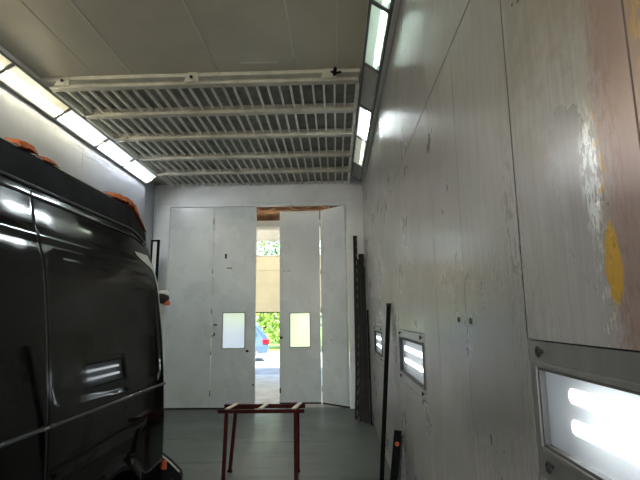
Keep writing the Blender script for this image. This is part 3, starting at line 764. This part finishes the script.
# bare rear corner pillar, its reflected light put into the pale colour
m = MB(); rows = 40
for i in range(rows + 1):
    z = 1.22 + (2.075 - 1.22) * i / rows; wdt = .04 + .02 * sm(1.5, 1.9, z) + .26 * sm(1.95, 2.07, z)
    for t in (0, .34, .67, 1):
        y = Y_REAR - .012 - wdt * (1 - t); p = surf(y, z); m.v.append(p + V((.004, .002, 0)))
for i in range(rows):
    for j in range(3): m.f.append((i * 4 + j, i * 4 + j + 1, (i + 1) * 4 + j + 1, (i + 1) * 4 + j))
po = m.build('rear_pillar', M['primer'], van, smooth=True); po['label'] = 'pale bare rear pillar'
# loose lamp plug and wiring where the tail lamp is missing
kn = V((-1.315, 3.61, 1.765))
m = MB().lathe([(0, -.05), (.034, -.045), (.045, -.01), (.042, .02), (.026, .035), (0, .036)], kn, 'y', 14); k1 = m.build('lamp_plug', M['brownsteel'], van, smooth=True)
MB().lathe([(.0, .03), (.034, .026), (.046, .010), (.046, -.010)], kn + V((-.006, 0, .03)), 'z', 14).build('tape_wrap', M['whitetape'], k1, smooth=True)
MB().box(kn + V((.01, -.02, -.055)), kn + V((.05, .02, -.02))).build('connector', M['orangeplug'], k1, bevel=.008)
m = MB()
for q in range(3): m.tube([kn + V((-.01 + .012 * q, 0, -.02)), kn + V((-.005 + .01 * q, .01, -.09)), kn + V((-.03 + .012 * q, .0, -.16)), kn + V((-.01 + .006 * q, -.01, -.24)), kn + V((-.03, -.03, -.33))], .006, 6)
m.build('wiring', M['whitetape'], k1, smooth=True)
# torn bumper corner with connector
m = MB().prism([(-1.31, .66), (-1.275, .655), (-1.20, .60), (-1.13, .535), (-1.12, .50), (-1.14, .36), (-1.31, .36)], 3.56, 3.62); bb = m.build('bumper_bracket', M['blackplastic'], van, bevel=.006)
MB().tube([(-1.275, 3.555, .657), (-1.20, 3.555, .603), (-1.128, 3.555, .537)], .006, 6).build('edge_strip', M['whitetape'], bb, smooth=True)
MB().box((-1.250, 3.538, .555), (-1.220, 3.56, .615)).build('connector', M['orangeplug'], bb, bevel=.006)
MB().box((-1.185, 3.538, .42), (-1.16, 3.56, .49)).build('connector', M['rust'], bb, bevel=.006)
# wheels
for wy in (2.78, -.85):
    for side in (1, -1):
        cx = VX + side * .80
        pr = [(.17, -.10), (.20, -.12), (.31, -.115), (.335, -.085), (.338, 0), (.335, .085), (.31, .115), (.20, .12), (.17, .10)]
        wh = MB().lathe(pr, (cx, wy, .338), 'x', 36).build('wheel', M['tyre'], van, smooth=True)
        MB().lathe([(0, side * .06), (.06, side * .07), (.10, side * .05), (.17, side * .075), (.205, side * .118)], (cx, wy, .338), 'x', 30).build('rim', M['rim'], wh, smooth=True)

# crumpled masking paper on the edge of the roof
def paper(y0, y1, zlift, label, amp, seed):
    random.seed(seed); m = MB(); n, k = 26, 8
    for i in range(n + 1):
        t = i / n; y = y0 + (y1 - y0) * t; env = math.sin(PI * min(1, max(0, t))) ** .5 if 0 < t < 1 else 0.05
        for j in range(k + 1):
            u = j / k; z0 = 2.385 + .05 * u; p = surf(y, z0)
            nz = mnoise.noise(V((y * 22, u * 4 + seed, seed))) + .5 * mnoise.noise(V((y * 60, u * 9, seed + 4)))
            lift = .006 + env * (zlift * math.sin(PI * (.15 + .8 * u)) + amp * nz)
            m.v.append(p + V((max(.004, lift * .45), 0, max(.004, lift))))
    for i in range(n):
        for j in range(k): m.f.append((i * (k + 1) + j, (i + 1) * (k + 1) + j, (i + 1) * (k + 1) + j + 1, i * (k + 1) + j + 1))
    o = m.build('masking_paper', M['masking']); s = o.modifiers.new('thick', 'SOLIDIFY'); s.thickness = .003; s.offset = 1
    tag(o, label, 'paper', 'masking paper on the van roof')
paper(2.03, 2.17, .030, 'crumpled orange-brown paper lump on the van roof at the left of the photo', .010, 1)
paper(2.215, 2.35, .012, 'small flat orange-brown paper scrap on the van roof between the two lumps', .006, 2)
paper(2.95, 3.53, .038, 'long crumpled orange-brown paper on the rear end of the van roof', .018, 3)

# ------------------------------------------------------------------ trestle on the floor
tr_ = thing('trestle', (-.77, 5.15, 0), 'rusty maroon steel trestle with worn cross pieces standing before the doors', 'trestle')
for y, x0, x1 in ((5.0, -1.213, -.335), (5.3, -1.215, -.345)):
    m = MB().box((x0, y - .02, .665), (x1, y + .02, .695)); m.box((x0, y + (.012 if y < 5.1 else -.02), .655), (x1, y + (.02 if y < 5.1 else -.012), .665)); m.build('rail', M['rust'], tr_)
for k, x in enumerate((-1.10, -.765, -.42)):
    c = MB().bar((x - .02, 4.985, .703), (x + .02, 5.315, .703), .045, .012).build('cross_piece', M['wornbar'], tr_, bevel=.002)
for (x, y, bx, by) in ((-1.125, 5.0, -1.14, 4.97), (-.425, 5.0, -.42, 4.97), (-1.09, 5.3, -1.155, 5.34), (-.425, 5.3, -.43, 5.34)):
    l = MB().bar((bx, by, .0), (x, y, .665), .034, .034, (0, 1, 0)).build('leg', M['rust'], tr_)
    MB().box((bx - .024, by - .024, 0), (bx + .024, by + .024, .02)).build('foot', M['rust'], l)

# ------------------------------------------------------------------ bars leaning in the back right corner and on the right wall
def lean(name, base, top, w_, t_, mat, label, cat, group, holes=0, up=(0, 1, 0), hs=.008):
    o = thing(name, base, label, cat, group)
    b, t = V(base), V(top)
    d = (t - b).normalized(); r = d.cross(V(up)).normalized(); f = r.cross(d).normalized()
    m = MB(); m.bar(b, t, w_, t_, up)
    m.bar(b + r * (w_ / 2 - .003) - f * .0 , t + r * (w_ / 2 - .003), .006, t_ + .03, up)   # folded flange
    m.build('bar', mat, o)
    if holes:
        L = (t - b).length; h = MB()
        for k in range(holes):
            p = b + d * (L * (k + .6) / holes) - r * (w_ * .28) - f * (t_ / 2 + .001)
            h.bar(p - d * .035, p + d * .035, hs, .004, up)
        h.build('slots', M['frame'], o)
    return o
G = 'steel profiles leaning in the back right corner'
lean('steel_profile', (.335, 8.05, .02), (.385, 8.78, 3.11), .075, .02, M['darksteel'], 'tallest slotted dark steel profile leaning in the back right corner', 'profile', G, 20)
lean('steel_profile', (.385, 7.68, .02), (.488, 8.78, 2.76), .10, .03, M['brownsteel'], 'brownish middle steel profile leaning in the back right corner', 'profile', G)
lean('steel_profile', (.295, 7.86, .02), (.445, 8.78, 2.66), .05, .02, M['darksteel'], 'slotted dark profile leaning just left of the brownish one in the corner', 'profile', G, 18)
lean('steel_profile', (.45, 7.58, .02), (.492, 8.5, 2.50), .085, .03, M['darksteel'], 'dark steel profile beside the right wall in the back corner, shortest of the wide ones', 'profile', G)
lean('steel_profile', (.505, 7.45, .02), (.528, 8.0, 1.72), .03, .02, M['blacksteel'], 'thin black strip against the right wall beside the corner profiles', 'profile', G)
lb = thing('steel_bar', (.40, 4.82, 0), 'long black steel bar leaning on the right wall', 'bar')
MB().bar((.40, 4.82, .0), (.525, 4.75, 1.73), .04, .04, (0, 1, 0)).build('bar', M['blacksteel'], lb, bevel=.002)
MB().box((.50, 4.725, 1.715), (.545, 4.775, 1.735)).build('end_cap', M['rubber'], lb)
sb = thing('short_post', (.43, 4.0, 0), 'short dark post with a rusty bolt leaning low on the right wall', 'post')
MB().bar((.40, 4.08, .0), (.503, 4.20, .665), .06, .035, (0, 1, 0)).build('post', M['blacksteel'], sb, bevel=.002)
MB().lathe([(0, -.012), (.016, -.012), (.018, 0), (0, .002)], (.487, 4.165, .565), 'y', 10).build('bolt', M['orangeplug'], sb)
MB().bar((.455, 4.06, .02), (.535, 4.22, .62), .015, .05, (0, 1, 0)).build('flange', M['darksteel'], sb)
# dark framed board standing behind the van
fb = thing('framed_board', (-3.285, 8.42, 0), 'narrow dark-framed board standing behind the van by the back left corner', 'board')
m = MB(); m.bar((-3.345, 8.38, 0), (-3.345, 8.50, 3.05), .03, .03, (0, 1, 0)); m.bar((-3.225, 8.38, 0), (-3.225, 8.50, 3.05), .045, .03, (0, 1, 0)); m.bar((-3.36, 8.50, 3.04), (-3.205, 8.50, 3.04), .03, .03)
m.build('frame', M['blacksteel'], fb)
MB().bar((-3.288, 8.39, 0.02), (-3.288, 8.51, 3.03), .08, .01, (0, 1, 0)).build('board', M['wallB'], fb)

# ------------------------------------------------------------------ light from outside
wd = bpy.data.worlds.new('sky'); SC.world = wd; wd.use_nodes = True
nt = wd.node_tree; nt.nodes.clear()
out = nt.nodes.new('ShaderNodeOutputWorld'); bg = nt.nodes.new('ShaderNodeBackground'); sky = nt.nodes.new('ShaderNodeTexSky')
sky.sky_type = 'NISHITA'; sky.sun_disc = False; sky.sun_elevation = math.radians(50); sky.sun_rotation = math.radians(200); sky.air_density = 1.2; sky.dust_density = 2.0
bg.inputs[1].default_value = .35
nt.links.new(sky.outputs[0], bg.inputs[0]); nt.links.new(bg.outputs[0], out.inputs[0])
sd = bpy.data.lights.new('sun', 'SUN'); sd.energy = 9.0; sd.angle = .01; sd.color = (1, .96, .88)
so = bpy.data.objects.new('sun', sd); C.objects.link(so); so.location = (10, 8, 30)
so.rotation_euler = V((-.45, .62, -1.5)).to_track_quat('-Z', 'Y').to_euler()

# ------------------------------------------------------------------ camera
cam = bpy.data.cameras.new('camera'); co = bpy.data.objects.new('camera', cam); C.objects.link(co)
f_px, pitch, yaw, roll = 474.92, .162949, .0309236, -.0128504
cam.sensor_width = 36; cam.lens = f_px / 640 * 36; cam.clip_start = .02; cam.clip_end = 300
cy_, sy_, ct, st, cr, sr = math.cos(yaw), math.sin(yaw), math.cos(pitch), math.sin(pitch), math.cos(roll), math.sin(roll)
fwd = V((-sy_ * ct, cy_ * ct, st)); right = V((cy_, sy_, 0)); upv = right.cross(fwd)
r2 = right * cr + upv * sr; u2 = -right * sr + upv * cr
co.matrix_world = Matrix(((r2.x, u2.x, -fwd.x, 0), (r2.y, u2.y, -fwd.y, 0), (r2.z, u2.z, -fwd.z, 1.6), (0, 0, 0, 1)))
SC.camera = co
for o in SC.objects:
    if '_o' in o: del o['_o']
vs = SC.view_settings
SC.display_settings.display_device = 'sRGB'
vs.view_transform = 'Standard'; vs.look = 'None'; vs.exposure = 1.6; vs.gamma = 1.0; vs.use_curve_mapping = False
cy = SC.cycles
cy.use_denoising = True; cy.max_bounces = 10; cy.diffuse_bounces = 5; cy.glossy_bounces = 4; cy.transmission_bounces = 8; cy.transparent_max_bounces = 8
cy.sample_clamp_indirect = 6.0
bpy.data.materials.remove(M['greenish'])
